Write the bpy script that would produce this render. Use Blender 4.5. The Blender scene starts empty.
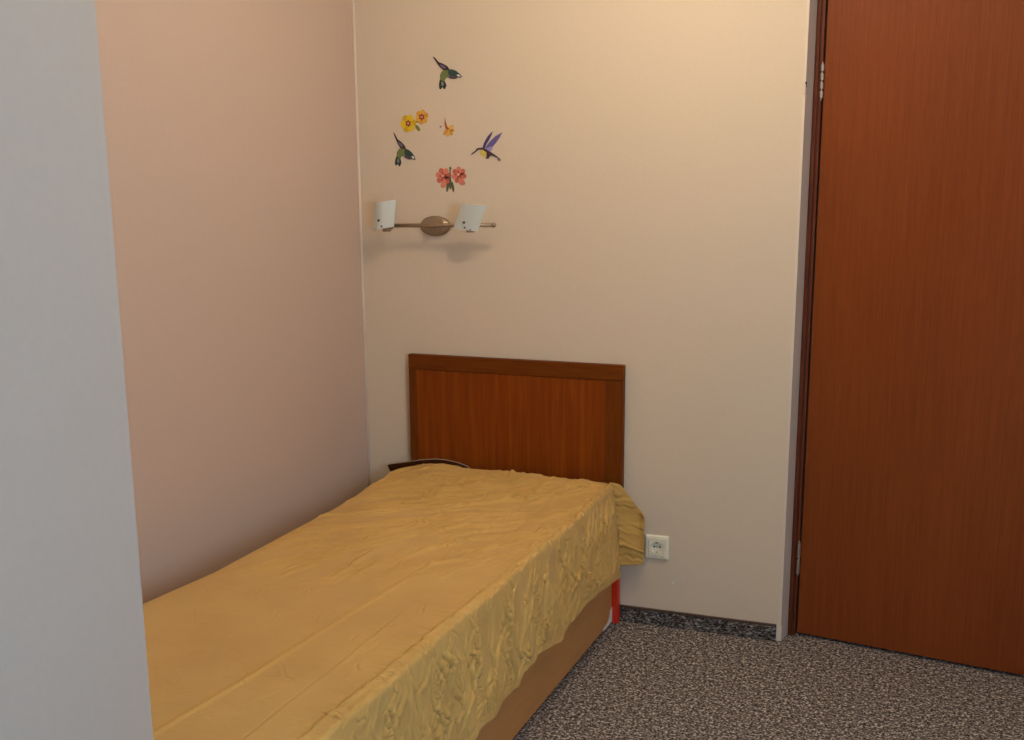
import bpy, bmesh, math, random
import numpy as np
from mathutils import Matrix, Vector

# ---------------------------------------------------------------- camera, world, lights, exposure
scene = bpy.context.scene
F, CX, CY = 1094.345, 566.06, 428.91          # focal length and principal point for a 1024x740 frame
PITCH, YAW, ROLL = 0.20419, -0.33728, 0.0037
cy_, sy_ = math.cos(YAW), math.sin(YAW)
fwd = Vector((sy_*math.cos(PITCH), cy_*math.cos(PITCH), -math.sin(PITCH)))
right = Vector((cy_, -sy_, 0)); up = right.cross(fwd)
r2 = right*math.cos(ROLL) + up*math.sin(ROLL); u2 = -right*math.sin(ROLL) + up*math.cos(ROLL)
cam_data = bpy.data.cameras.new('camera'); cam = bpy.data.objects.new('camera', cam_data)
scene.collection.objects.link(cam)
M = Matrix((r2, u2, -fwd)).transposed().to_4x4(); M.translation = (2.00517, -3.49677, 1.43924)
cam.matrix_world = M
cam_data.sensor_width = 36.0; cam_data.sensor_fit = 'HORIZONTAL'
cam_data.lens = F/1024*36.0
cam_data.shift_x = (512-CX)/1024; cam_data.shift_y = (CY-370)/1024
cam_data.clip_start = 0.05
scene.camera = cam

world = bpy.data.worlds.new('world'); scene.world = world; world.use_nodes = True
bg = world.node_tree.nodes['Background']
bg.inputs[0].default_value = (0.55, 0.70, 0.90, 1); bg.inputs[1].default_value = 0.6

def light(name, kind, loc, energy, color, **kw):
    d = bpy.data.lights.new(name, kind); d.energy = energy; d.color = color
    o = bpy.data.objects.new(name, d); scene.collection.objects.link(o); o.location = loc
    for k, v in kw.items():
        if k == 'aim':
            o.rotation_euler = (Vector(v)-Vector(loc)).to_track_quat('-Z', 'Y').to_euler()
        else: setattr(d, k, v)
    return o
light('ceiling_lamp_light', 'POINT', (1.18, -0.95, 2.47), 24, (1.0, 0.80, 0.58), shadow_soft_size=0.06)
light('hall_lamp_light', 'POINT', (1.95, -1.25, 2.42), 13, (1.0, 0.82, 0.62), shadow_soft_size=0.12)
light('window_daylight', 'AREA', (3.22, -3.25, 1.35), 52, (0.50, 0.72, 1.0), shape='RECTANGLE', size=1.0, size_y=1.1, aim=(0.7, -2.1, 0.9))

vs = scene.view_settings
vs.view_transform = 'Standard'; vs.look = 'None'; vs.gamma = 1.0; vs.use_curve_mapping = False
vs.exposure = -0.15

# ---------------------------------------------------------------- helpers
def obj(name, bm, mat, parent=None, smooth=False):
    me = bpy.data.meshes.new(name)
    if isinstance(bm, tuple): me.from_pydata(*bm)
    else:
        bmesh.ops.recalc_face_normals(bm, faces=bm.faces); bm.to_mesh(me); bm.free()
    for m in (mat if isinstance(mat, (list, tuple)) else [mat]): me.materials.append(m)
    if smooth:
        for p in me.polygons: p.use_smooth = True
    o = bpy.data.objects.new(name, me); scene.collection.objects.link(o)
    if parent: 
        o.parent = parent; o.matrix_parent_inverse = parent_inv(parent)
    return o
def parent_inv(p):                              # parts are modelled in room coordinates
    return Matrix.Translation(p.location).inverted() if p.type == 'EMPTY' else Matrix.Identity(4)
def thing(name, label, cat, loc=(0,0,0), group=None):
    o = bpy.data.objects.new(name, None); scene.collection.objects.link(o); o.location = loc
    o['label'] = label; o['category'] = cat
    if group: o['group'] = group
    o.empty_display_size = 0.05
    return o
def tag(o, label, cat, group=None):
    o['label'] = label; o['category'] = cat
    if group: o['group'] = group
    return o
def struct(o): o['kind'] = 'structure'; return o
def box(bm, x0, x1, y0, y1, z0, z1, bevel=0.0, seg=2):
    t = bmesh.new(); bmesh.ops.create_cube(t, size=1)
    for v in t.verts:
        v.co = ((x0+x1)/2+v.co.x*(x1-x0), (y0+y1)/2+v.co.y*(y1-y0), (z0+z1)/2+v.co.z*(z1-z0))
    if bevel: bmesh.ops.bevel(t, geom=t.edges[:], offset=bevel, segments=seg, profile=0.5, affect='EDGES')
    me = bpy.data.meshes.new('tmp'); t.to_mesh(me); t.free(); bm.from_mesh(me); bpy.data.meshes.remove(me)
    return bm
def nb(*a, **k): return box(bmesh.new(), *a, **k)
def cyl(bm, a, b, r, seg=20, r2=None, cap=True):
    a, b = Vector(a), Vector(b); d = b-a
    rot = d.to_track_quat('Z', 'Y').to_matrix().to_4x4()
    bmesh.ops.create_cone(bm, cap_ends=cap, segments=seg, radius1=r, radius2=r if r2 is None else r2,
                          depth=d.length, matrix=Matrix.Translation((a+b)/2) @ rot)
    return bm
def lathe_y(bm, cx, cz, prof, sx=1, sz=1, seg=40):
    """prof: (radius, y) pairs turned about an axis along Y"""
    rings = []
    for r, y in prof:
        rings.append([bm.verts.new((cx+sx*r*math.cos(2*math.pi*k/seg), y, cz+sz*r*math.sin(2*math.pi*k/seg))) for k in range(seg)])
    for a, b in zip(rings, rings[1:]):
        for k in range(seg): bm.faces.new((a[k], a[(k+1)%seg], b[(k+1)%seg], b[k]))
    bm.faces.new(rings[0]); bm.faces.new(rings[-1])
    return bm

def mat(name, color, rough=0.6, **kw):
    m = bpy.data.materials.new(name); m.use_nodes = True
    b = m.node_tree.nodes['Principled BSDF']
    b.inputs['Base Color'].default_value = (*color, 1); b.inputs['Roughness'].default_value = rough
    for k, v in kw.items(): b.inputs[k.replace('_', ' ')].default_value = v
    return m
def srgb(r, g, b):
    f = lambda c: c/12.92 if c <= 0.04045 else ((c+0.055)/1.055)**2.4
    return tuple(f(c/255) for c in (r, g, b))
def textured(name, stops, rough, scale, stretch=(1,1,1), detail=4, bump=0.0, bump_dist=0.002, second=None, spec=0.5, dist=0.0):
    """noise in object space -> colour ramp (+ bump)"""
    m = mat(name, stops[0][1], rough); nt = m.node_tree; N, L = nt.nodes, nt.links
    b = N['Principled BSDF']; b.inputs['Specular IOR Level'].default_value = spec
    tc = N.new('ShaderNodeTexCoord'); mp = N.new('ShaderNodeMapping'); mp.inputs['Scale'].default_value = stretch
    nz = N.new('ShaderNodeTexNoise'); nz.inputs['Scale'].default_value = scale; nz.inputs['Detail'].default_value = detail
    nz.inputs['Distortion'].default_value = dist
    L.new(tc.outputs['Object'], mp.inputs[0]); L.new(mp.outputs[0], nz.inputs['Vector'])
    rp = N.new('ShaderNodeValToRGB'); L.new(nz.outputs['Fac'], rp.inputs[0])
    cr = rp.color_ramp
    while len(cr.elements) < len(stops): cr.elements.new(0.5)
    for e, (p, c) in zip(cr.elements, stops): e.position = p; e.color = (*c, 1)
    L.new(rp.outputs[0], b.inputs['Base Color'])
    if bump:
        bp = N.new('ShaderNodeBump'); bp.inputs['Strength'].default_value = bump; bp.inputs['Distance'].default_value = bump_dist
        L.new(nz.outputs['Fac'], bp.inputs['Height']); L.new(bp.outputs[0], b.inputs['Normal'])
    return m

# ---------------------------------------------------------------- materials
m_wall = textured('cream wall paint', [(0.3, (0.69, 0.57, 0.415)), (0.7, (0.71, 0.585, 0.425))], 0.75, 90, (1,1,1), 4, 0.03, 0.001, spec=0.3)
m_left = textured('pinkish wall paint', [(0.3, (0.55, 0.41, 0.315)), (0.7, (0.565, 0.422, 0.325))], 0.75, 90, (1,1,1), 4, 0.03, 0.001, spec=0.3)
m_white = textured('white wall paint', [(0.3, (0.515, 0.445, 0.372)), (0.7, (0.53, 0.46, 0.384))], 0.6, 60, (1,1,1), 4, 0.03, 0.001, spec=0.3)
m_ceil = mat('ceiling white', (0.8, 0.78, 0.74), 0.9)
m_plaster = mat('reveal plaster', (0.58, 0.48, 0.39), 0.8)
m_bead = mat('corner bead plaster', (0.72, 0.61, 0.49), 0.7)
m_frame = textured('door frame wood', [(0.3, (0.10, 0.022, 0.010)), (0.7, (0.17, 0.042, 0.013))], 0.45, 20, (6,6,0.4), 5, spec=0.2)
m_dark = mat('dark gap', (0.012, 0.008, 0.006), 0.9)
m_steel = mat('hinge steel', (0.62, 0.58, 0.54), 0.32, Metallic=1.0)
m_nickel = mat('brushed nickel', (0.36, 0.27, 0.18), 0.42, Metallic=0.7)
m_cream = mat('cream plastic', (0.88, 0.83, 0.64), 0.35)
m_hole = mat('socket hole', (0.02, 0.018, 0.015), 0.6)
m_red = textured('red lacquered wood', [(0.3, (0.62, 0.022, 0.008)), (0.7, (0.80, 0.050, 0.015))], 0.3, 30, (4,4,1), 4)
m_paper = mat('white tape', (0.80, 0.80, 0.76), 0.6)
m_hem_shade = mat('painted shade of curled hem', (0.048, 0.017, 0.005), 1.0, Specular_IOR_Level=0.0)  # shade on the underside of the bedspread's curled hem, put into the colour
m_hem_edge = mat('pale hem edge', (0.42, 0.30, 0.20), 0.8)
m_mattress = mat('mattress ticking', (0.6, 0.55, 0.45), 0.9)
m_cap = mat('baseboard cap strip', (0.075, 0.035, 0.018), 0.45)
m_screw = mat('dark screw', (0.10, 0.085, 0.065), 0.5, Metallic=0.5)
m_bulb = mat('milky bulb', (0.8, 0.8, 0.75), 0.4)

m_headframe = textured('headboard frame veneer', [(0.3, (0.125, 0.028, 0.001)), (0.7, (0.175, 0.042, 0.002))], 0.5, 9, (1,8,14), 5, spec=0.15)
m_headstile = textured('headboard stile veneer', [(0.3, (0.125, 0.028, 0.001)), (0.7, (0.175, 0.042, 0.002))], 0.5, 9, (14,8,1), 5, spec=0.15)
m_headpanel = textured('headboard panel veneer', [(0.25, (0.175, 0.032, 0.001)), (0.5, (0.215, 0.043, 0.0015)), (0.75, (0.27, 0.062, 0.004))], 0.5, 7, (11,8,0.5), 6, dist=0.4, spec=0.15)
m_rail = textured('bed side veneer', [(0.3, (0.52, 0.235, 0.066)), (0.7, (0.58, 0.265, 0.078))], 0.5, 6, (6,1,8), 5)

def door_wood():
    m = mat('door veneer', (0.26, 0.07, 0.02), 0.5); nt = m.node_tree; N, L = nt.nodes, nt.links
    b = N['Principled BSDF']; b.inputs['Specular IOR Level'].default_value = 0.18
    tc = N.new('ShaderNodeTexCoord')
    outs = []
    for sc, st, dt in ((9, (16,16,0.35), 6), (30, (12,12,0.6), 3), (1.2, (3,3,0.6), 2)):
        mp = N.new('ShaderNodeMapping'); mp.inputs['Scale'].default_value = st
        nz = N.new('ShaderNodeTexNoise'); nz.inputs['Scale'].default_value = sc; nz.inputs['Detail'].default_value = dt
        L.new(tc.outputs['Object'], mp.inputs[0]); L.new(mp.outputs[0], nz.inputs['Vector']); outs.append(nz.outputs['Fac'])
    a = N.new('ShaderNodeMix'); a.data_type = 'FLOAT'; a.inputs[0].default_value = 0.4
    L.new(outs[0], a.inputs[2]); L.new(outs[1], a.inputs[3])
    c = N.new('ShaderNodeMix'); c.data_type = 'FLOAT'; c.inputs[0].default_value = 0.25
    L.new(a.outputs[0], c.inputs[2]); L.new(outs[2], c.inputs[3])
    rp = N.new('ShaderNodeValToRGB'); L.new(c.outputs[0], rp.inputs[0]); e = rp.color_ramp.elements
    e[0].position = 0.33; e[0].color = (0.170, 0.036, 0.005, 1); e[1].position = 0.67; e[1].color = (0.255, 0.060, 0.011, 1)
    L.new(rp.outputs[0], b.inputs['Base Color'])
    bp = N.new('ShaderNodeBump'); bp.inputs['Strength'].default_value = 0.15; bp.inputs['Distance'].default_value = 0.001
    L.new(a.outputs[0], bp.inputs['Height']); L.new(bp.outputs[0], b.inputs['Normal'])
    return m
m_door = door_wood()

def carpet(name, stretch=(1,1,1), dark=1.0):
    m = mat(name, (0.1, 0.1, 0.1), 0.95); nt = m.node_tree; N, L = nt.nodes, nt.links
    b = N['Principled BSDF']; b.inputs['Specular IOR Level'].default_value = 0.1
    tc = N.new('ShaderNodeTexCoord'); mp = N.new('ShaderNodeMapping'); mp.inputs['Scale'].default_value = stretch
    L.new(tc.outputs['Object'], mp.inputs[0])
    n1 = N.new('ShaderNodeTexNoise'); n1.inputs['Scale'].default_value = 130; n1.inputs['Detail'].default_value = 3; n1.inputs['Roughness'].default_value = 0.7
    n2 = N.new('ShaderNodeTexNoise'); n2.inputs['Scale'].default_value = 60; n2.inputs['Detail'].default_value = 2
    n3 = N.new('ShaderNodeTexVoronoi'); n3.inputs['Scale'].default_value = 210
    for n in (n1, n2, n3): L.new(mp.outputs[0], n.inputs['Vector'])
    mx = N.new('ShaderNodeMix'); mx.data_type = 'FLOAT'; mx.inputs[0].default_value = 0.25
    L.new(n1.outputs['Fac'], mx.inputs[2]); L.new(n2.outputs['Fac'], mx.inputs[3])
    rp = N.new('ShaderNodeValToRGB'); L.new(mx.outputs[0], rp.inputs[0]); cr = rp.color_ramp
    cols = [(0.39, (0.022, 0.018, 0.016)), (0.47, (0.115, 0.096, 0.084)), (0.535, (0.255, 0.218, 0.19)), (0.61, (0.76, 0.69, 0.61))]
    cr.elements.new(0.5); cr.elements.new(0.6)
    for e, (p, c) in zip(cr.elements, cols): e.position = p; e.color = (c[0]*dark, c[1]*dark, c[2]*dark, 1)
    L.new(rp.outputs[0], b.inputs['Base Color'])
    bp = N.new('ShaderNodeBump'); bp.inputs['Strength'].default_value = 0.8; bp.inputs['Distance'].default_value = 0.006
    L.new(n1.outputs['Fac'], bp.inputs['Height']); L.new(bp.outputs[0], b.inputs['Normal'])
    return m
m_carpet = carpet('speckled carpet'); m_carpet_strip = carpet('carpet skirting strip', (0.8, 1, 2.0), 0.62)

def spread_mat():
    m = mat('golden cotton', (0.58, 0.34, 0.095), 0.85, Sheen_Weight=0.12, Sheen_Roughness=0.5); nt = m.node_tree; N, L = nt.nodes, nt.links
    b = N['Principled BSDF']; b.inputs['Specular IOR Level'].default_value = 0.2
    b.inputs['Sheen Tint'].default_value = (0.85, 0.92, 1.0, 1)
    tc = N.new('ShaderNodeTexCoord')
    n0 = N.new('ShaderNodeTexNoise'); n0.inputs['Scale'].default_value = 5; n0.inputs['Detail'].default_value = 5
    L.new(tc.outputs['Object'], n0.inputs['Vector'])
    rp = N.new('ShaderNodeValToRGB'); L.new(n0.outputs['Fac'], rp.inputs[0]); e = rp.color_ramp.elements
    e[0].position = 0.3; e[0].color = (0.56, 0.325, 0.085, 1); e[1].position = 0.7; e[1].color = (0.63, 0.385, 0.108, 1)
    L.new(rp.outputs[0], b.inputs['Base Color'])
    n1 = N.new('ShaderNodeTexNoise'); n1.inputs['Scale'].default_value = 55; n1.inputs['Detail'].default_value = 4
    L.new(tc.outputs['Object'], n1.inputs['Vector'])
    bp = N.new('ShaderNodeBump'); bp.inputs['Strength'].default_value = 0.25; bp.inputs['Distance'].default_value = 0.004
    L.new(n1.outputs['Fac'], bp.inputs['Height']); L.new(bp.outputs[0], b.inputs['Normal'])
    return m
m_spread = spread_mat()

def glass_mat():
    m = mat('frosted glass', (0.86, 0.91, 0.83), 0.35, Transmission_Weight=0.15, Subsurface_Weight=0.0)
    return m
m_glass = glass_mat()

# ---------------------------------------------------------------- room shell
XR, YB, ZC = 3.30, -4.60, 2.55                 # right wall, rear wall, ceiling
XD0, XD1, ZD = 1.5408, 2.42, 2.11              # doorway in the back wall
struct(obj('floor', nb(-0.1, XR+0.1, YB-0.1, 0.6, -0.05, 0.0), m_carpet))
struct(obj('ceiling', nb(-0.1, XR+0.1, YB-0.1, 0.6, ZC, ZC+0.05), m_ceil))
wb = bmesh.new()
box(wb, -0.1, XD0, 0.0, 0.16, 0.0, ZC); box(wb, XD0, XD1, 0.0, 0.16, ZD, ZC); box(wb, XD1, XR, 0.0, 0.16, 0.0, ZC)
wall_back = struct(obj('wall_back', wb, m_wall))
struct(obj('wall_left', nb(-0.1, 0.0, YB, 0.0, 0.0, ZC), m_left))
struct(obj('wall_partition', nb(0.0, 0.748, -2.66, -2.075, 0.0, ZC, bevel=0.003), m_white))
WY0, WY1, WZ0, WZ1 = -3.85, -2.65, 0.75, 1.98  # window opening
wr = bmesh.new()
box(wr, XR, XR+0.1, YB, WY0, 0, ZC); box(wr, XR, XR+0.1, WY1, 0.16, 0, ZC)
box(wr, XR, XR+0.1, WY0, WY1, 0, WZ0); box(wr, XR, XR+0.1, WY0, WY1, WZ1, ZC)
struct(obj('wall_right', wr, m_wall))
struct(obj('wall_rear', nb(-0.1, XR+0.1, YB-0.1, YB, 0, ZC), m_wall))
wf = bmesh.new()
for a in ((WY0, WY0+0.06, WZ0, WZ1), (WY1-0.06, WY1, WZ0, WZ1), (WY0+0.06, WY1-0.06, WZ0, WZ0+0.06), (WY0+0.06, WY1-0.06, WZ1-0.06, WZ1)):
    box(wf, XR+0.02, XR+0.07, *a, bevel=0.004)
w1 = struct(obj('window_1', wf, m_paper))
obj('window_pane', nb(XR+0.04, XR+0.046, WY0+0.055, WY1-0.055, WZ0+0.055, WZ1-0.055), mat('window glass', (1,1,1), 0.05, Transmission_Weight=1.0), w1)
wh = struct(obj('wall_hallway', nb(XD0-0.3, XR, 0.6, 0.65, 0, ZC), m_wall))

# plaster reveal of the doorway, slightly splayed, with a pale corner edge
rv = bmesh.new()
pl = [(XD0+0.001, 0.001), (XD0+0.0175, 0.064), (XD0+0.0175, 0.159), (XD0+0.001, 0.159)]
lo = [rv.verts.new((x, y, 0.0)) for x, y in pl]; hi = [rv.verts.new((x, y, ZD)) for x, y in pl]
for k in range(4): rv.faces.new((lo[k], lo[(k+1)%4], hi[(k+1)%4], hi[k]))
rv.faces.new(lo); rv.faces.new(hi)
struct(obj('trim_1', rv, m_plaster))
be = bmesh.new(); box(be, XD0-0.005, XD0+0.003, -0.0016, 0.004, 0.0, ZD, bevel=0.0006)
box(be, XD0-0.012, XD0+0.006, -0.004, 0.008, 0.0, 0.052, bevel=0.002)
struct(obj('trim_2', be, m_bead))
struct(obj('trim_3', cyl(bmesh.new(), (0.002, -0.002, 0), (0.002, -0.002, ZC), 0.0045, 10), m_bead, smooth=True))

# carpet skirting with a dark cap
bb = struct(obj('baseboard_back', nb(0.0, 1.529, -0.010, 0.0, 0.0, 0.054, bevel=0.001), m_carpet_strip))
obj('cap_strip', nb(0.0, 1.529, -0.013, 0.0, 0.052, 0.0585, bevel=0.002), m_cap, bb)

# door frame
df = bmesh.new()
XF = XD0+0.0180
for x0, x1 in ((XF, XF+0.0120), ):
    box(df, x0, x1, 0.060, 0.155, 0, ZD, bevel=0.0015)
box(df, XF+0.0120, XF+0.0165, 0.070, 0.155, 0, ZD)
box(df, XF+0.0165, XF+0.0243, 0.066, 0.155, 0, ZD, bevel=0.0012)
box(df, XD1-0.02, XD1-0.001, 0.060, 0.155, 0, ZD, bevel=0.0015)
box(df, XF, XD1-0.001, 0.060, 0.155, ZD-0.02, ZD-0.001, bevel=0.0015)
struct(obj('trim_4', df, m_frame))

# door leaf, slightly ajar into the room, on two butt hinges
HX, HY, ANG = 1.5885, 0.0700, math.radians(-9.05)
door = struct(obj('door_1', nb(0.0, 0.80, 0.0, 0.04, 0.010, 2.075, bevel=0.002), m_door))
door.location = (HX, HY, 0); door.rotation_euler = (0, 0, ANG)
def knuckles(z0, z1, n, x, y, r):
    b = bmesh.new(); h = (z1-z0)/n
    for k in range(n):
        cyl(b, (x, y, z0+k*h+0.0035), (x, y, z0+(k+1)*h-0.0035), r, 14)
    cyl(b, (x, y, z0-0.004), (x, y, z1+0.004), r*0.35, 12)
    return b
for z0, z1, n in ((1.753, 1.858, 4), (0.218, 0.332, 2)):
    o = obj('hinge', knuckles(z0, z1, n, -0.0050, -0.0055, 0.0068), m_steel, smooth=False)
    o.parent = door

# small scar on the wall and chip at its edge
obj('plaster_chip', lathe_y(bmesh.new(), 1.1705, 0.1593, [(0.004, 0.0005), (0.004, -0.001), (0.0015, -0.003)], seg=9), m_paper, wall_back)
ch = bmesh.new(); box(ch, 1.537, 1.5445, -0.006, 0.004, 1.762, 1.792, bevel=0.003)
obj('plaster_chip', ch, m_bead, wall_back)
obj('dent', nb(1.5415, 1.546, -0.003, 0.003, 1.782, 1.799, bevel=0.001), m_dark, wall_back)

# ---------------------------------------------------------------- bed
HX0, HX1, HZ = 0.1917, 0.9917, 0.9081
BX = 0.966
bed = thing('bed', 'single bed with a brown wooden headboard against the cream wall', 'bed', (0.58, -1.0, 0))
head = obj('headboard', nb(HX0+0.004, HX1-0.004, -0.022, -0.006, 0.33, HZ-0.003), m_headstile, bed)
obj('top_rail', nb(HX0, HX1, -0.030, -0.006, HZ-0.053, HZ, bevel=0.0022), m_headframe, head)
obj('stile', nb(HX0, HX0+0.028, -0.0295, -0.006, 0.33, HZ-0.0535, bevel=0.0022), m_headstile, head)
obj('stile', nb(HX1-0.062, HX1, -0.0295, -0.006, 0.33, HZ-0.0535, bevel=0.0022), m_headstile, head)
obj('panel', nb(HX0+0.0285, HX1-0.0625, -0.0275, -0.018, 0.33, HZ-0.054, bevel=0.0012), m_headpanel, head)
for x0, x1 in ((HX0+0.002, HX0+0.037), (0.952, 0.987)):
    o = obj('leg', nb(x0, x1, -0.042, -0.014, 0.0, 0.33, bevel=0.004), m_red, bed)
    o['label'] = 'red lacquered headboard leg'
BZ = 0.345
obj('side_panel', nb(BX-0.020, BX, -2.03, -0.048, 0.012, BZ, bevel=0.002), m_rail, bed)
tp = bmesh.new()
pts = [(-0.046, 0.010), (-0.145, 0.010), (-0.138, 0.018), (-0.095, 0.022), (-0.072, 0.036), (-0.064, 0.056), (-0.046, 0.062)]
a = [tp.verts.new((BX+0.0015, y, z)) for y, z in pts]; b_ = [tp.verts.new((BX-0.021, y, z)) for y, z in pts]
tp.faces.new(a); tp.faces.new(b_)
for k in range(len(pts)): tp.faces.new((a[k], a[(k+1)%len(pts)], b_[(k+1)%len(pts)], b_[k]))
o = obj('corner_tape', tp, m_paper, bed); o['label'] = 'torn white tape'
obj('side_panel', nb(0.205, 0.225, -2.03, -0.048, 0.012, BZ, bevel=0.002), m_rail, bed)
obj('foot_panel', nb(0.225, BX-0.020, -2.03, -2.01, 0.012, BZ, bevel=0.002), m_rail, bed)
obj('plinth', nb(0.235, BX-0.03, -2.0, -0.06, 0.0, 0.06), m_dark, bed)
obj('slat_base', nb(0.225, BX-0.020, -2.01, -0.05, 0.30, 0.33), m_rail, bed)
obj('mattress', nb(0.215, 0.925, -2.01, -0.085, 0.33, 0.438, bevel=0.02, seg=3), m_mattress, bed)

# ---------------------------------------------------------------- bedspread: one draped cloth
class Perlin:
    def __init__(s, seed):
        r = np.random.default_rng(seed); s.p = r.permutation(256); s.p = np.concatenate([s.p, s.p, s.p])
        a = r.random(256)*2*np.pi; s.g = np.stack([np.cos(a), np.sin(a)], -1)
    def __call__(s, x, y):
        xi, yi = np.floor(x).astype(int), np.floor(y).astype(int); xf, yf = x-xi, y-yi
        u, v = xf**3*(xf*(xf*6-15)+10), yf**3*(yf*(yf*6-15)+10)
        def gr(i, j):
            h = s.p[(s.p[(xi+i) & 255] + yi+j) & 255]; g = s.g[h]
            return g[..., 0]*(xf-i) + g[..., 1]*(yf-j)
        a = gr(0,0)*(1-u)+gr(1,0)*u; b = gr(0,1)*(1-u)+gr(1,1)*u
        return (a*(1-v)+b*v)*1.5
def sstep(a, b, x):
    t = np.clip((x-a)/(b-a), 0, 1); return t*t*(3-2*t)
def ridge(n, k=3.0): return np.clip(1-np.abs(n)*k, 0, 1)**1.5
def crease(n, k=8.0): return 0.7*np.tanh(n*k)*np.exp(-(n*k*0.32)**2) - 1.0*np.exp(-(n*k*0.9)**2)
def fold_lines(A, B, lines):
    """sum of drawn creases; A, B: surface coordinates in metres; a line is (a, b, angle, length, bend, amp, width)"""
    out = np.zeros_like(A)
    for a0, b0, ang, ln, bend, amp, wd in lines:
        da, db = A-a0, B-b0
        m = (np.abs(da) < ln*0.62+0.03) & (np.abs(db) < ln*0.62+0.03)
        if not m.any(): continue
        ca, sa = math.cos(ang), math.sin(ang)
        t = (da[m]*ca+db[m]*sa)/(ln/2); u = -da[m]*sa+db[m]*ca
        u = u + bend*ln*(t*t-0.3) + 0.0035*np.sin(t*5+a0*90)
        tp_ = np.clip(1-t*t, 0, 1)**1.3
        out[m] += amp*tp_*(0.55*np.exp(-((u+1.0*wd)/(1.1*wd))**2) - 1.25*np.exp(-((u-0.1*wd)/(0.50*wd))**2) + 0.30*np.exp(-((u-1.3*wd)/wd)**2))
    return out
P = [Perlin(100+i) for i in range(14)]

R_ = 0.010                                     # the tight turn over the side
Y = np.linspace(-2.055, -0.068, 900)
n_tuck, n_top, n_arc, n_drop = 16, 400, 8, 170
xedge = np.interp(Y, [-2.06, -1.9, -1.46, -0.9, -0.068], [0.990, 0.986, 0.979, 0.975, 0.968]) + 0.004*P[0](Y*5, Y*0)
xleft = np.interp(Y, [-2.06, -1.44, -1.2, -0.57, -0.40, -0.28, -0.15, -0.068], [0.185, 0.190, 0.205, 0.185, 0.172, 0.154, 0.150, 0.135])
hem_y = np.array([-2.06, -1.473, -1.311, -1.276, -1.238, -1.173, -1.14, -1.130, -1.002, -0.990, -0.96, -0.888, -0.841, -0.685, -0.664, -0.558, -0.476, -0.264, -0.066])
hem_z = np.array([0.21, 0.203, 0.187, 0.197, 0.193, 0.186, 0.197, 0.208, 0.189, 0.214, 0.215, 0.211, 0.218, 0.193, 0.207, 0.207, 0.222, 0.205, 0.183])
hem = np.interp(Y, hem_y, hem_z) + 0.003*P[0](Y*9.3, Y*0+3.1)
def top_height(X, Yc):
    h = 0.484 + 0*X
    head_x = np.interp(X, [0.10, 0.14, 0.18, 0.23, 0.28, 0.34, 0.385, 0.435, 0.57, 0.72, 0.84, 0.93, 0.98], [-0.016, -0.012, 0.006, 0.022, 0.034, 0.042, 0.039, 0.034, 0.034, 0.030, 0.029, 0.026, 0.020])
    h = h + head_x*sstep(-0.42, -0.09, Yc)
    h = h - 0.007*np.exp(-((X-0.42)/0.25)**2-((Yc+1.3)/0.5)**2)
    return h
rng = np.random.default_rng(11)
top_lines = []
for k in range(190):
    y = -0.10-1.05*rng.random()**1.5; x = 0.15+0.84*rng.random()
    mean = np.interp(y, [-1.15, -0.6, -0.15], [70, 48, 27])
    ang = math.radians(rng.normal(mean, 14)); ln = rng.uniform(0.10, 0.36); wd = rng.uniform(0.0045, 0.0085)
    amp = wd*rng.uniform(0.35, 0.85)*np.interp(y, [-1.15, -0.6, -0.1], [0.45, 1.3, 1.5])
    top_lines.append((x, y, ang, ln, rng.normal(0, 0.05), amp, wd))
for k in range(40):                            # scattered faint creases towards the foot
    top_lines.append((0.2+0.75*rng.random(), -1.1-0.9*rng.random(), math.radians(rng.normal(80, 30)), rng.uniform(0.06, 0.2), rng.normal(0, 0.05), 0.0006, 0.005))
for k in range(60):                            # little puckers along the right edge seam
    top_lines.append((0.955+0.012*rng.random(), -0.1-1.9*rng.random(), math.radians(rng.normal(15, 20)), rng.uniform(0.03, 0.07), 0.0, 0.0012, 0.004))
side_lines = []
for k in range(330):
    y = -0.10-1.9*rng.random(); z = 0.19+0.30*rng.random(); r = rng.random()
    if r < 0.42: ang, ln = rng.normal(88, 9), rng.uniform(0.09, 0.26)
    elif r < 0.82: ang, ln = rng.normal(52, 13), rng.uniform(0.08, 0.24)
    else: ang, ln = rng.normal(120, 15), rng.uniform(0.05, 0.12)
    wd = rng.uniform(0.0045, 0.0095)
    side_lines.append((y, z, math.radians(ang), ln, rng.normal(0, 0.06), wd*rng.uniform(0.35, 0.9), wd))
for k in range(9):                             # stacks of short gathers
    y0 = -0.22-0.205*k+rng.normal(0, 0.02)
    for q_ in range(15):
        z = 0.46-0.018*q_+rng.normal(0, 0.003)
        side_lines.append((y0-(0.46-z)*0.15+rng.normal(0, 0.007), z, math.radians(rng.normal(28, 18)), rng.uniform(0.03, 0.07), 0.1*rng.normal(), 0.0024, 0.0042))
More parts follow.
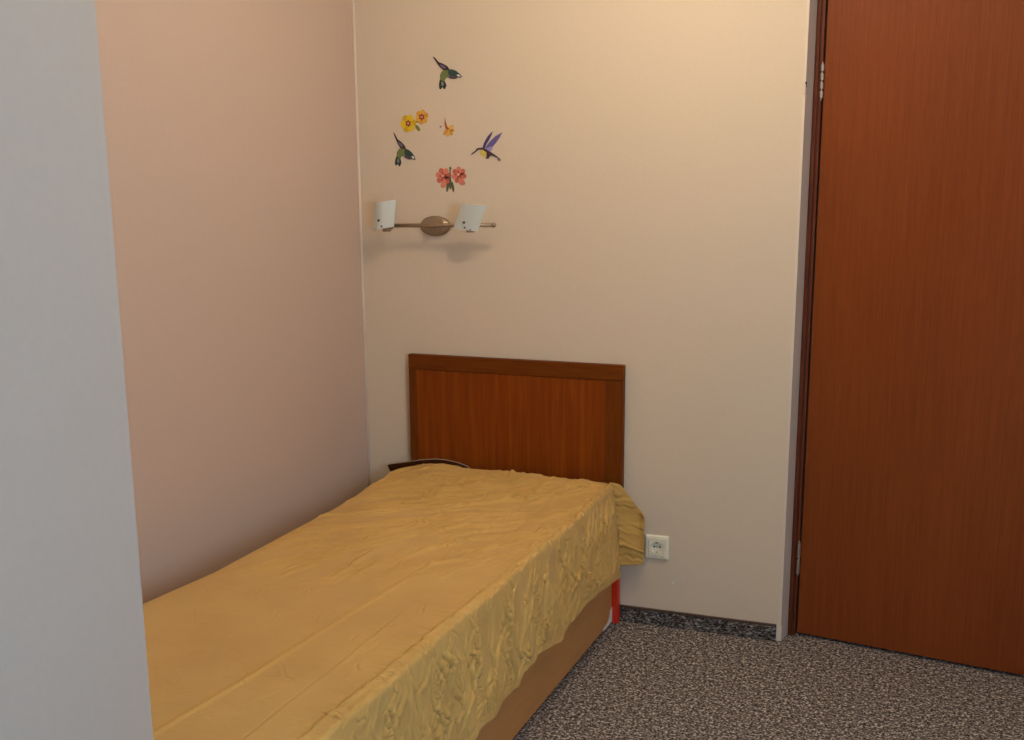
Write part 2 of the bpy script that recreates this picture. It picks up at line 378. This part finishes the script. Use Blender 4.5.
def top_wrinkle(X, Yc):
    e = sstep(-1.30, -0.45, Yc); f = 0.2+0.8*e
    w = 2.0*fold_lines(X, Yc, top_lines)
    w = w + 0.0016*f*P[7](X*13, Yc*13) + 0.0008*f*P[8](X*36, Yc*36)
    w = w + 0.004*P[9](X*3.2+9, Yc*3.2)
    r = sstep(0.86, 0.96, X); w = w + r*(0.0035*P[10](X*6, Yc*34)+0.002*P[6](X*14, Yc*70))
    for nm, pts_y, pts_x, amp, wd in (('a', [-2.0, -0.03], [0.942, 0.956], 0.0062, 0.0036), ('b', [-2.02, -1.43, -1.04, -0.51, -0.2], [0.68, 0.709, 0.727, 0.747, 0.75], 0.0050, 0.0036),
                                    ('c', [-2.0, -1.0, -0.2], [0.85, 0.82, 0.83], 0.0020, 0.0036), ('d', [-2.0, -0.2], [0.50, 0.55], 0.0012, 0.0036)):
        line = np.interp(Yc, pts_y, pts_x) + 0.0025*P[11](Yc*4, Yc*0+ord(nm))
        brk = np.clip(0.65+0.9*P[12](Yc*2.5+ord(nm)*3.3, Yc*0+0.4), 0.12, 1) if nm != 'a' else 0.85+0.3*P[12](Yc*3, Yc*0+.3)
        dd = X-line
        w = w + amp*brk*(0.75*np.exp(-((dd-0.007)/0.008)**2) - np.exp(-(dd/wd)**2))
    return w
grid = []
def addcol(X, Yc, Z): grid.append(np.stack([X+0*Yc, Yc+0*X, Z+0*X], -1))
zl = top_height(xleft+0.02, Y)
for k in range(n_tuck):                        # hangs behind, down the side by the wall
    t = k/n_tuck
    addcol(xleft-0.006+0.010*P[2](Y*7, Y*0+t)*(1-t)-0.010*(1-t), Y, 0.27+(zl-0.012-0.27)*t)
for u in np.linspace(0, 1, n_top):
    X = xleft+(xedge-R_-xleft)*u
    dx = X-xleft
    addcol(X, Y, top_height(X, Y) + top_wrinkle(X, Y)*np.clip(0.25+dx/0.04, 0, 1) - 0.014*np.exp(-dx/0.012))
XE = xedge-R_
base = top_height(XE, Y); wr_edge = top_wrinkle(XE, Y)
def side_disp(Yc, q, depth, zc):
    """outward push of the hanging side; q: 0 at the edge, 1 at the hem"""
    z = -depth
    a = sstep(0.0, 0.30, q); hemf = 1-0.75*sstep(0.86, 1.0, q)
    w = 0.011*a*P[2](Yc*5.5+2+z*1.5, z*1.2) + 0.005*a*P[3](Yc*12+z*3, z*1.5+4)
    w = w + 1.5*hemf*(0.35+0.65*a)*fold_lines(Yc, zc, side_lines)
    w = w + 0.0012*hemf*P[11](Yc*40, z*34)
    return w
Z0 = np.zeros_like(Y)
for k in range(1, n_arc+1):
    t = k/n_arc*math.pi/2
    sd = side_disp(Y, Z0, Z0, base-R_*(1-math.cos(t)))*math.sin(t)
    addcol(XE+R_*math.sin(t)+sd, Y, base-R_*(1-math.cos(t))+wr_edge*math.cos(t))
z0 = base-R_
endflat = sstep(-0.068, -0.12, Y)
for k in range(1, n_drop+1):
    q = k/n_drop
    z = z0*(1-q)+hem*q
    sd = side_disp(Y, np.full_like(Y, q), z0-z, z)
    stitch = -0.0022*math.exp(-((q-0.92)/0.010)**2)
    addcol(np.maximum(xedge+(1.002-xedge)*q**0.8+sd*(0.25+0.75*endflat)+stitch, BX+0.006), Y, z)
G = np.stack(grid)                             # (columns, rows, 3)
nc, nr = G.shape[:2]
vl = G.reshape(-1, 3)
ii, jj = np.meshgrid(np.arange(nc-1), np.arange(nr-1), indexing='ij')
q0 = (ii*nr+jj).ravel()
fl = np.stack([q0, q0+1, q0+nr+1, q0+nr], -1)
# loose end of the drop turned outward along the wall
nu, nv = 46, 90
U, V = np.meshgrid(np.linspace(0, 1, nu), np.linspace(0, 1, nv), indexing='ij')
ue = np.array([0, 0.15, 0.3, 0.45, 0.6, 0.80, 0.95, 1.0]); ze = np.array([0.512, 0.510, 0.504, 0.484, 0.458, 0.424, 0.410, 0.396])
zt = np.interp(U, ue, ze); zb = 0.2200+0.006*U
xo = np.interp(V, [0, 0.05, 0.25, 0.5, 0.8, 1.0], [1.0, 1.005, 1.0, 1.0, 0.985, 0.93])
Zp = zt*(1-V)+zb*V
Xa = 0.957+0.033*sstep(0.372, 0.338, Zp)
X2 = Xa+(1.0765-Xa)*U*xo
Z2 = zt*(1-V)+zb*V
Y2 = -0.058+0.024*U + 0.005*P[2](U*1.6+Z2*3, Z2*14) + 0.0022*crease(P[4](U*1.0+3, Z2*34+U*0.5+P[1](U*3, Z2*9)*0.4), 6.0) - 0.006*np.exp(-((V-0.74)/0.012)**2) - 0.010*np.exp(-((U-1.0)/0.10)**2)*(1-V)
Y2 = np.minimum(Y2, -0.0345+0.018*sstep(0.35, 0.5, U))
base_i = len(vl)
vl = np.concatenate([vl, np.stack([X2, Y2, Z2], -1).reshape(-1, 3)])
ii, jj = np.meshgrid(np.arange(nu-1), np.arange(nv-1), indexing='ij'); q1 = (ii*nv+jj).ravel()+base_i
fl = np.concatenate([fl, np.stack([q1, q1+nv, q1+nv+1, q1+1], -1)])
sp = obj('bedspread', (vl.tolist(), [], fl.tolist()), m_spread, smooth=True)
so = sp.modifiers.new('thickness', 'SOLIDIFY'); so.thickness = 0.0025; so.offset = -1.0
tag(sp, 'wrinkled golden yellow bedspread draped over the bed and hanging down its side', 'bedspread')

# bedspread's curled back hem as a separate strip, shaded underside painted dark brown
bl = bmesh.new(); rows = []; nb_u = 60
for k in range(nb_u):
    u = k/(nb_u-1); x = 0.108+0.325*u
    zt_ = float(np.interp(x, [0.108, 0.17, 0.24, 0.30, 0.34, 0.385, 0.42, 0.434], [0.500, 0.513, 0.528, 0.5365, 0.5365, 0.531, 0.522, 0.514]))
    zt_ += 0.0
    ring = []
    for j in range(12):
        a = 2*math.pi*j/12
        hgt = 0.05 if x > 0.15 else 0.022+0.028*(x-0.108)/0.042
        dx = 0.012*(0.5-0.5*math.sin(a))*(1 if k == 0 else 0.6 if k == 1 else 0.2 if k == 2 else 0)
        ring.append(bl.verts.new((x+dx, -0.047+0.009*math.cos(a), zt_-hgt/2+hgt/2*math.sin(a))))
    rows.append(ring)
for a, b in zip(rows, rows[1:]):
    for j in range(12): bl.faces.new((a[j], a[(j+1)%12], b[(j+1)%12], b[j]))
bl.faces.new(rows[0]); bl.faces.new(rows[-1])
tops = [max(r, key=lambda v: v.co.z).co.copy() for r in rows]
curled_hem = obj('curled_hem', bl, m_hem_shade, smooth=True)
tag(curled_hem, 'curled back hem of the bedspread at the headboard, underside shade painted dark brown', 'curled_hem')
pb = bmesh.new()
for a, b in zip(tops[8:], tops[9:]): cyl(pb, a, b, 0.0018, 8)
obj('edging', pb, m_hem_edge, curled_hem, smooth=True)

# ---------------------------------------------------------------- wall lamp
lamp = thing('wall_lamp', 'brushed metal wall lamp with two square frosted glass shades above the bed', 'lamp', (0.297, 0.0, 1.357))
obj('wall_plate', lathe_y(bmesh.new(), 0.297, 1.357, [(1.0, -0.0005), (1.0, -0.006), (0.93, -0.012), (0.75, -0.0165), (0.4, -0.019), (0.05, -0.020)], 0.0575, 0.0345), m_nickel, lamp, smooth=True)
st_ = bmesh.new(); cyl(st_, (0.297, -0.015, 1.3575), (0.297, -0.060, 1.3605), 0.008)
obj('stem', st_, m_nickel, lamp, smooth=True)
obj('screw', lathe_y(bmesh.new(), 0.335, 1.367, [(0.004, -0.012), (0.004, -0.0185), (0.002, -0.020)], seg=14), m_steel, lamp)
bar = bmesh.new(); cyl(bar, (0.118, -0.060, 1.3575), (0.538, -0.060, 1.3635), 0.0068, 20)
bo = obj('bar', bar, m_nickel, lamp, smooth=True)
ec = bmesh.new(); bmesh.ops.create_uvsphere(ec, u_segments=16, v_segments=10, radius=0.0088, matrix=Matrix.Translation((0.540, -0.060, 1.3636)))
obj('end_cap', ec, m_nickel, bo, smooth=True)
def shade(corners, y_top, y_bot, bow, screws, clip):
    """corners: (x, z) top left, top right, bottom right, bottom left"""
    n = 14; pts = {}
    g = bmesh.new()
    for s, off in ((0, 0.0), (1, 0.005)):
        for i in range(n+1):
            for j in range(n+1):
                u, v = i/n, j/n
                tl, tr, br, bl2 = [Vector((c[0], 0, c[1])) for c in corners]
                p = (tl*(1-u)+tr*u)*(1-v)+(bl2*(1-u)+br*u)*v
                y = y_top*(1-v)+y_bot*v + bow*(2*u-1)**2 + off
                pts[s, i, j] = g.verts.new((p.x, y, p.z))
    for i in range(n):
        for j in range(n):
            g.faces.new((pts[0,i,j], pts[0,i+1,j], pts[0,i+1,j+1], pts[0,i,j+1]))
            g.faces.new((pts[1,i,j], pts[1,i,j+1], pts[1,i+1,j+1], pts[1,i+1,j]))
    for k in range(n):
        for (i, j), (i2, j2) in (((k,0),(k+1,0)), ((k,n),(k+1,n)), ((0,k),(0,k+1)), ((n,k),(n,k+1))):
            g.faces.new((pts[0,i,j], pts[0,i2,j2], pts[1,i2,j2], pts[1,i,j]))
    so_ = obj('glass_shade', g, m_glass, lamp, smooth=False)
    for x, z, yy in screws:
        obj('screw', lathe_y(bmesh.new(), x, z, [(0.0042, yy+0.002), (0.0042, yy-0.003), (0.002, yy-0.0045)], seg=14), m_screw, so_)
    cx, cz, cy2 = clip
    c = bmesh.new()
    box(c, cx-0.009, cx-0.003, cy2-0.004, -0.060, cz-0.006, cz+0.006, bevel=0.0015)
    box(c, cx+0.003, cx+0.009, cy2-0.004, -0.060, cz-0.006, cz+0.006, bevel=0.0015)
    box(c, cx-0.012, cx+0.012, -0.072, -0.050, cz+0.001, cz+0.018, bevel=0.002)
    obj('bracket', c, m_nickel, so_)
    b = bmesh.new(); cyl(b, (cx, -0.067, cz+0.014), (cx, -0.074, cz+0.045), 0.010, 16)
    k_ = obj('socket', b, m_nickel, so_, smooth=True)
    b = bmesh.new(); bmesh.ops.create_uvsphere(b, u_segments=14, v_segments=10, radius=0.008, matrix=Matrix.Translation((cx, -0.0752, cz+0.050)) @ Matrix.Diagonal((1,1,1.5,1)))
    obj('bulb', b, m_bulb, so_, smooth=True)
shade([(0.1135, 1.433), (0.194, 1.446), (0.171, 1.354), (0.0925, 1.340)], -0.115, -0.092, 0.018,
      [(0.1285, 1.376, -0.0985), (0.1355, 1.357, -0.0905)], (0.146, 1.3435, -0.088))
shade([(0.4435, 1.435), (0.534, 1.4275), (0.4875, 1.343), (0.3985, 1.3500)], -0.118, -0.090, 0.014,
      [(0.450, 1.372, -0.0995), (0.449, 1.3555, -0.090)], (0.461, 1.3445, -0.086))

# ---------------------------------------------------------------- socket outlet
so2 = thing('wall_socket', 'cream square wall socket half behind the bedspread corner, above the skirting', 'socket', (1.112, 0, 0.283))
SX, SZ, SH = 1.1120, 0.2830, 0.0415
pt = bmesh.new()
def ringface(b, h, y): return [b.verts.new((SX+sx*h, y, SZ+sz*h)) for sx, sz in ((-1,-1),(1,-1),(1,1),(-1,1))]
rg = [ringface(pt, SH, -0.0005), ringface(pt, SH, -0.006), ringface(pt, SH-0.003, -0.0095), ringface(pt, 0.0285, -0.0115), ringface(pt, 0.0278, -0.0010)]
for a, b in zip(rg, rg[1:]):
    for k in range(4): pt.faces.new((a[k], a[(k+1)%4], b[(k+1)%4], b[k]))
pt.faces.new(rg[0]); pt.faces.new(rg[-1])
plate = obj('frame_plate', pt, m_cream, so2)
ins = bmesh.new(); seg = 40
sq = []; cir = []; cin = []
for k in range(seg):
    a = 2*math.pi*k/seg; c, s = math.cos(a), math.sin(a); m_ = max(abs(c), abs(s))
    sq.append(ins.verts.new((SX+0.0272*c/m_, -0.0112, SZ+0.0272*s/m_)))
    cir.append(ins.verts.new((SX+0.0205*c, -0.0112, SZ+0.0205*s)))
    cin.append(ins.verts.new((SX+0.0190*c, -0.0015, SZ+0.0190*s)))
for k in range(seg):
    j = (k+1)%seg
    ins.faces.new((sq[k], sq[j], cir[j], cir[k])); ins.faces.new((cir[k], cir[j], cin[j], cin[k]))
ins.faces.new(cin)
inner = obj('insert', ins, m_cream, so2)
# let the round well reach through the frame plate
for dx in (-0.0095, 0.0095):
    obj('hole', lathe_y(bmesh.new(), SX+dx, SZ, [(0.0032, -0.0005), (0.0032, -0.0026)], seg=16), m_hole, inner)
obj('hole', lathe_y(bmesh.new(), SX, SZ, [(0.0020, -0.0005), (0.0020, -0.0030)], seg=12), m_hole, inner)
for sz in (-1, 1):
    obj('earth_clip', nb(SX-0.0030, SX+0.0030, -0.0108, -0.0016, SZ+sz*0.0165-0.0022, SZ+sz*0.0165+0.0022), m_steel, inner)

# ---------------------------------------------------------------- wall stickers
def flat(bm, pts, y, mi, thick=0.0004):
    a = [bm.verts.new((x, y, z)) for x, z in pts]; b = [bm.verts.new((x, y+thick, z)) for x, z in pts]
    n = len(pts)
    fs = [bm.faces.new(a), bm.faces.new(list(reversed(b)))]
    for k in range(n): fs.append(bm.faces.new((a[k], b[k], b[(k+1)%n], a[(k+1)%n])))
    for f in fs: f.material_index = mi
def ell(cx, cz, rx, rz, ang=0, n=14, tip=1.0):
    out = []
    for k in range(n):
        a = 2*math.pi*k/n; u, v = rx*math.cos(a), rz*math.sin(a)*(1 if math.cos(a) < 0 else tip+(1-tip)*(1-math.cos(a)))
        out.append((cx+u*math.cos(ang)-v*math.sin(ang), cz+u*math.sin(ang)+v*math.cos(ang)))
    return out
def inks(*cols): return [mat('sticker ink', srgb(*c), 0.45) for c in cols]
bird1 = {
    'wing': [(0.2986, 1.919), (0.3065, 1.9148), (0.3208, 1.8996), (0.3365, 1.8941), (0.3521, 1.8858), (0.3591, 1.8767), (0.3552, 1.8726), (0.3361, 1.8732), (0.325, 1.8828), (0.3151, 1.8949), (0.3063, 1.907)],
    'wing_in': [(0.3241, 1.8932), (0.3409, 1.8875), (0.3479, 1.8801), (0.3407, 1.877), (0.3295, 1.8823)],
    'body': [(0.3292, 1.867), (0.3361, 1.8726), (0.3474, 1.8742), (0.3587, 1.8764), (0.3628, 1.859), (0.3514, 1.8496), (0.3445, 1.8459), (0.3403, 1.8362), (0.3241, 1.8426), (0.3233, 1.8564)],
    'head': [(0.3564, 1.8759), (0.3721, 1.8743), (0.3854, 1.869), (0.3942, 1.8619), (0.4031, 1.8548), (0.394, 1.8502), (0.3738, 1.8489), (0.3604, 1.8513), (0.355, 1.8632)],
    'belly': [(0.3519, 1.8515), (0.3649, 1.8535), (0.3851, 1.8524), (0.394, 1.8498), (0.3805, 1.8432), (0.3625, 1.8449)],
    'eye': [(0.3856, 1.8559), (0.3937, 1.8574), (0.4012, 1.8519), (0.394, 1.8502)],
    'beak': [(0.3907, 1.8503), (0.4012, 1.8523), (0.4079, 1.8503), (0.3973, 1.8466)],
    'tail': [(0.323, 1.843), (0.341, 1.8391), (0.3475, 1.8242), (0.3416, 1.8116), (0.337, 1.8123), (0.3326, 1.8183), (0.3268, 1.8116), (0.3201, 1.8138), (0.3193, 1.829)],
    'tail_in': [(0.329, 1.8366), (0.3364, 1.8354), (0.3373, 1.8255), (0.3327, 1.8207), (0.3283, 1.8258)],
}
bird2 = {
    'wing': [(0.1416, 1.6747), (0.1479, 1.6689), (0.1583, 1.6507), (0.1715, 1.642), (0.1841, 1.6303), (0.1889, 1.6198), (0.1848, 1.6165), (0.1678, 1.6213), (0.1594, 1.6332), (0.1525, 1.6474), (0.1465, 1.6612)],
    'wing_in': [(0.1602, 1.6437), (0.1743, 1.6345), (0.1794, 1.6255), (0.1725, 1.624), (0.1633, 1.6317)],
    'body': [(0.1606, 1.6166), (0.1677, 1.6207), (0.178, 1.6198), (0.1884, 1.6195), (0.1894, 1.6014), (0.1777, 1.5946), (0.171, 1.5924), (0.1657, 1.5837), (0.1523, 1.5935), (0.1537, 1.6074)],
    'head': [(0.1863, 1.6195), (0.2001, 1.6146), (0.2112, 1.6064), (0.218, 1.5974), (0.2247, 1.5884), (0.2159, 1.5858), (0.1977, 1.5889), (0.186, 1.5942), (0.1831, 1.6072)],
    'belly': [(0.1785, 1.5964), (0.1904, 1.5954), (0.2083, 1.59), (0.2159, 1.5854), (0.2027, 1.5818), (0.187, 1.5875)],
    'eye': [(0.2093, 1.5934), (0.2168, 1.5931), (0.2226, 1.586), (0.2159, 1.5858)],
    'beak': [(0.2129, 1.5867), (0.2227, 1.5864), (0.2283, 1.5829), (0.2183, 1.5815)],
    'tail': [(0.1514, 1.5942), (0.1668, 1.5864), (0.1702, 1.5702), (0.163, 1.5589), (0.1591, 1.5606), (0.1561, 1.5676), (0.1498, 1.5622), (0.1442, 1.5658), (0.1458, 1.5811)],
    'tail_in': [(0.1557, 1.5865), (0.1621, 1.5837), (0.1614, 1.5737), (0.1565, 1.5699), (0.1534, 1.5759)],
}
bird3 = {
    'wing_back': [(0.4766, 1.6191), (0.482, 1.6339), (0.4961, 1.6552), (0.5152, 1.6727), (0.5116, 1.6611), (0.5011, 1.6429), (0.4923, 1.6307), (0.4845, 1.6153)],
    'wing': [(0.4852, 1.6153), (0.4993, 1.6336), (0.5236, 1.6548), (0.5505, 1.6678), (0.5407, 1.6515), (0.5268, 1.6333), (0.5157, 1.6226), (0.4991, 1.6198)],
    'wing_low': [(0.4869, 1.6153), (0.4991, 1.6219), (0.5171, 1.6235), (0.5111, 1.6113), (0.5058, 1.6052), (0.4938, 1.6115)],
    'body': [(0.4337, 1.5935), (0.4373, 1.6004), (0.4503, 1.6089), (0.4574, 1.6172), (0.4748, 1.6191), (0.4921, 1.6128), (0.5058, 1.6049), (0.5196, 1.597), (0.5442, 1.5801), (0.5407, 1.5727), (0.5304, 1.5777), (0.5339, 1.5833), (0.5161, 1.5909), (0.5064, 1.5928), (0.4987, 1.5817), (0.4876, 1.5825), (0.4918, 1.5905), (0.492, 1.6029), (0.4782, 1.6117), (0.4626, 1.6119), (0.4502, 1.6027)],
    'yellow': [(0.4678, 1.6099), (0.4799, 1.611), (0.4927, 1.6022), (0.4904, 1.588), (0.4779, 1.5891), (0.4676, 1.5985)],
    'tail_tip': [(0.5339, 1.5833), (0.5442, 1.5801), (0.5407, 1.5727), (0.5304, 1.5771)],
}

def green_bird(name, shp, label):
    M_ = inks((52,32,38), (112,100,128), (112,124,70), (48,72,66), (88,74,84), (245,240,228), (46,34,34), (36,46,42), (128,136,122))
    b = bmesh.new()
    for key, lay, mi in (('tail', 1, 7), ('tail_in', 2, 8), ('body', 3, 2), ('wing', 4, 0), ('wing_in', 5, 1), ('head', 5, 3), ('belly', 6, 4), ('beak', 6, 6), ('eye', 7, 5)):
        flat(b, shp[key], -0.0003-0.0004*lay, mi)
    o = obj(name, b, M_); tag(o, label, 'sticker', 'bird and flower wall stickers'); return o
green_bird('bird_sticker', bird1, 'topmost wall sticker, a green hummingbird with a raised dark wing')
green_bird('bird_sticker', bird2, 'green hummingbird wall sticker just above the left lamp shade, lower of the two green birds')
b = bmesh.new()
for key, lay, mi in (('wing_back', 1, 0), ('wing_low', 2, 1), ('wing', 3, 2), ('yellow', 2, 3), ('body', 4, 4), ('tail_tip', 5, 5)):
    flat(b, bird3[key], -0.0003-0.0004*lay, mi)
tag(obj('bird_sticker', b, inks((74,62,108), (158,146,190), (104,92,150), (210,188,88), (72,48,56), (142,122,112))),
    'purple winged hummingbird wall sticker with a yellow breast', 'sticker', 'bird and flower wall stickers')
def bloom(b, cx, cz, r, n, lay, mp, mq, rot=0.0, wide=0.42):
    for k in range(n):
        a = rot+2*math.pi*k/n
        flat(b, ell(cx+0.56*r*math.cos(a), cz+0.56*r*math.sin(a), 0.46*r, wide*r, a), -0.0003-0.0004*(lay+0.3*(k % 2)), mp if k % 2 else mq)
b = bmesh.new()
for a, r in ((0.4, 1.0), (-0.9, 0.9), (3.4, 1.05)):
    flat(b, ell(0.222+0.022*math.cos(a), 0.0+1.704+0.022*math.sin(a), 0.014*r, 0.006, a), -0.0005, 5)
bloom(b, 0.2527, 1.7229, 0.025, 6, 1, 3, 4, 0.3)
bloom(b, 0.2009, 1.7027, 0.030, 6, 3, 0, 1, 0.1)
for cx, cz, r in ((0.2009, 1.7027, 0.0105), (0.2527, 1.7229, 0.0105)):
    flat(b, [(cx+r*(1.25 if k % 2 else 0.75)*math.cos(math.pi*k/6), cz+r*(1.25 if k % 2 else 0.75)*math.sin(math.pi*k/6)) for k in range(12)], -0.0024, 2)
    flat(b, ell(cx, cz, 0.0042, 0.0042), -0.0029, 6)
tag(obj('flower_sticker', b, inks((226,192,30), (208,168,22), (142,62,26), (228,172,66), (214,152,56), (120,120,40), (214,150,140))),
    'twin yellow blossoms wall sticker with dark red centres', 'sticker', 'bird and flower wall stickers')
b = bmesh.new()
for k, a in enumerate((-0.2, -0.9, -1.6, -2.3, 0.5)):
    flat(b, ell(0.350+0.013*math.cos(a), 1.681+0.013*math.sin(a), 0.0125, 0.0065, a), -0.0004-0.0003*k, k % 2)
flat(b, [(0.3400, 1.7220), (0.3425, 1.706), (0.3480, 1.690), (0.3560, 1.682), (0.3480, 1.679), (0.3415, 1.684), (0.3385, 1.698)], -0.0022, 2)
flat(b, ell(0.3223, 1.6898, 0.0032, 0.0024), -0.0007, 3)
flat(b, ell(0.365, 1.677, 0.006, 0.0022, 0.2), -0.0024, 2)
tag(obj('flower_sticker', b, inks((230,178,84), (216,158,62), (178,92,24), (84,64,44))),
    'small single orange blossom wall sticker beside the yellow blossoms', 'sticker', 'bird and flower wall stickers')
b = bmesh.new()
for x0, z0_, x1, z1_ in ((0.3470, 1.506, 0.3420, 1.4735), (0.361, 1.506, 0.3670, 1.4735), (0.354, 1.510, 0.3545, 1.482)):
    dx, dz = x1-x0, z1_-z0_; l = math.hypot(dx, dz); an = math.atan2(dz, dx)
    flat(b, ell((x0+x1)/2, (z0_+z1_)/2, l*0.55, 0.0048, an), -0.0006, 3)
flat(b, ell(0.331, 1.497, 0.014, 0.010, 0.6), -0.0006, 4); flat(b, ell(0.399, 1.504, 0.013, 0.009, -0.3), -0.0006, 4)
bloom(b, 0.3300, 1.5245, 0.030, 7, 1, 0, 1, 0.2, 0.34)
bloom(b, 0.3880, 1.5290, 0.028, 7, 1, 0, 1, 0.7, 0.34)
for cx, cz in ((0.3300, 1.5245), (0.3880, 1.5290)):
    for k in range(5):
        a = 0.5+k*1.2566
        flat(b, ell(cx+0.009*math.cos(a), cz+0.009*math.sin(a), 0.008, 0.0022, a), -0.0020-0.0002*(k % 2), 2)
    flat(b, ell(cx-0.002, cz+0.002, 0.005, 0.004), -0.0026, 5)
flat(b, [(0.3535, 1.556), (0.3590, 1.557), (0.3625, 1.549), (0.3580, 1.548), (0.3575, 1.530), (0.3600, 1.507), (0.3520, 1.507), (0.3545, 1.530)], -0.0026, 3)
tag(obj('flower_sticker', b, inks((222,130,106), (204,104,82), (158,58,50), (92,94,62), (208,130,112), (240,190,166))),
    'coral pink double blossom wall sticker directly above the lamp', 'sticker', 'bird and flower wall stickers')
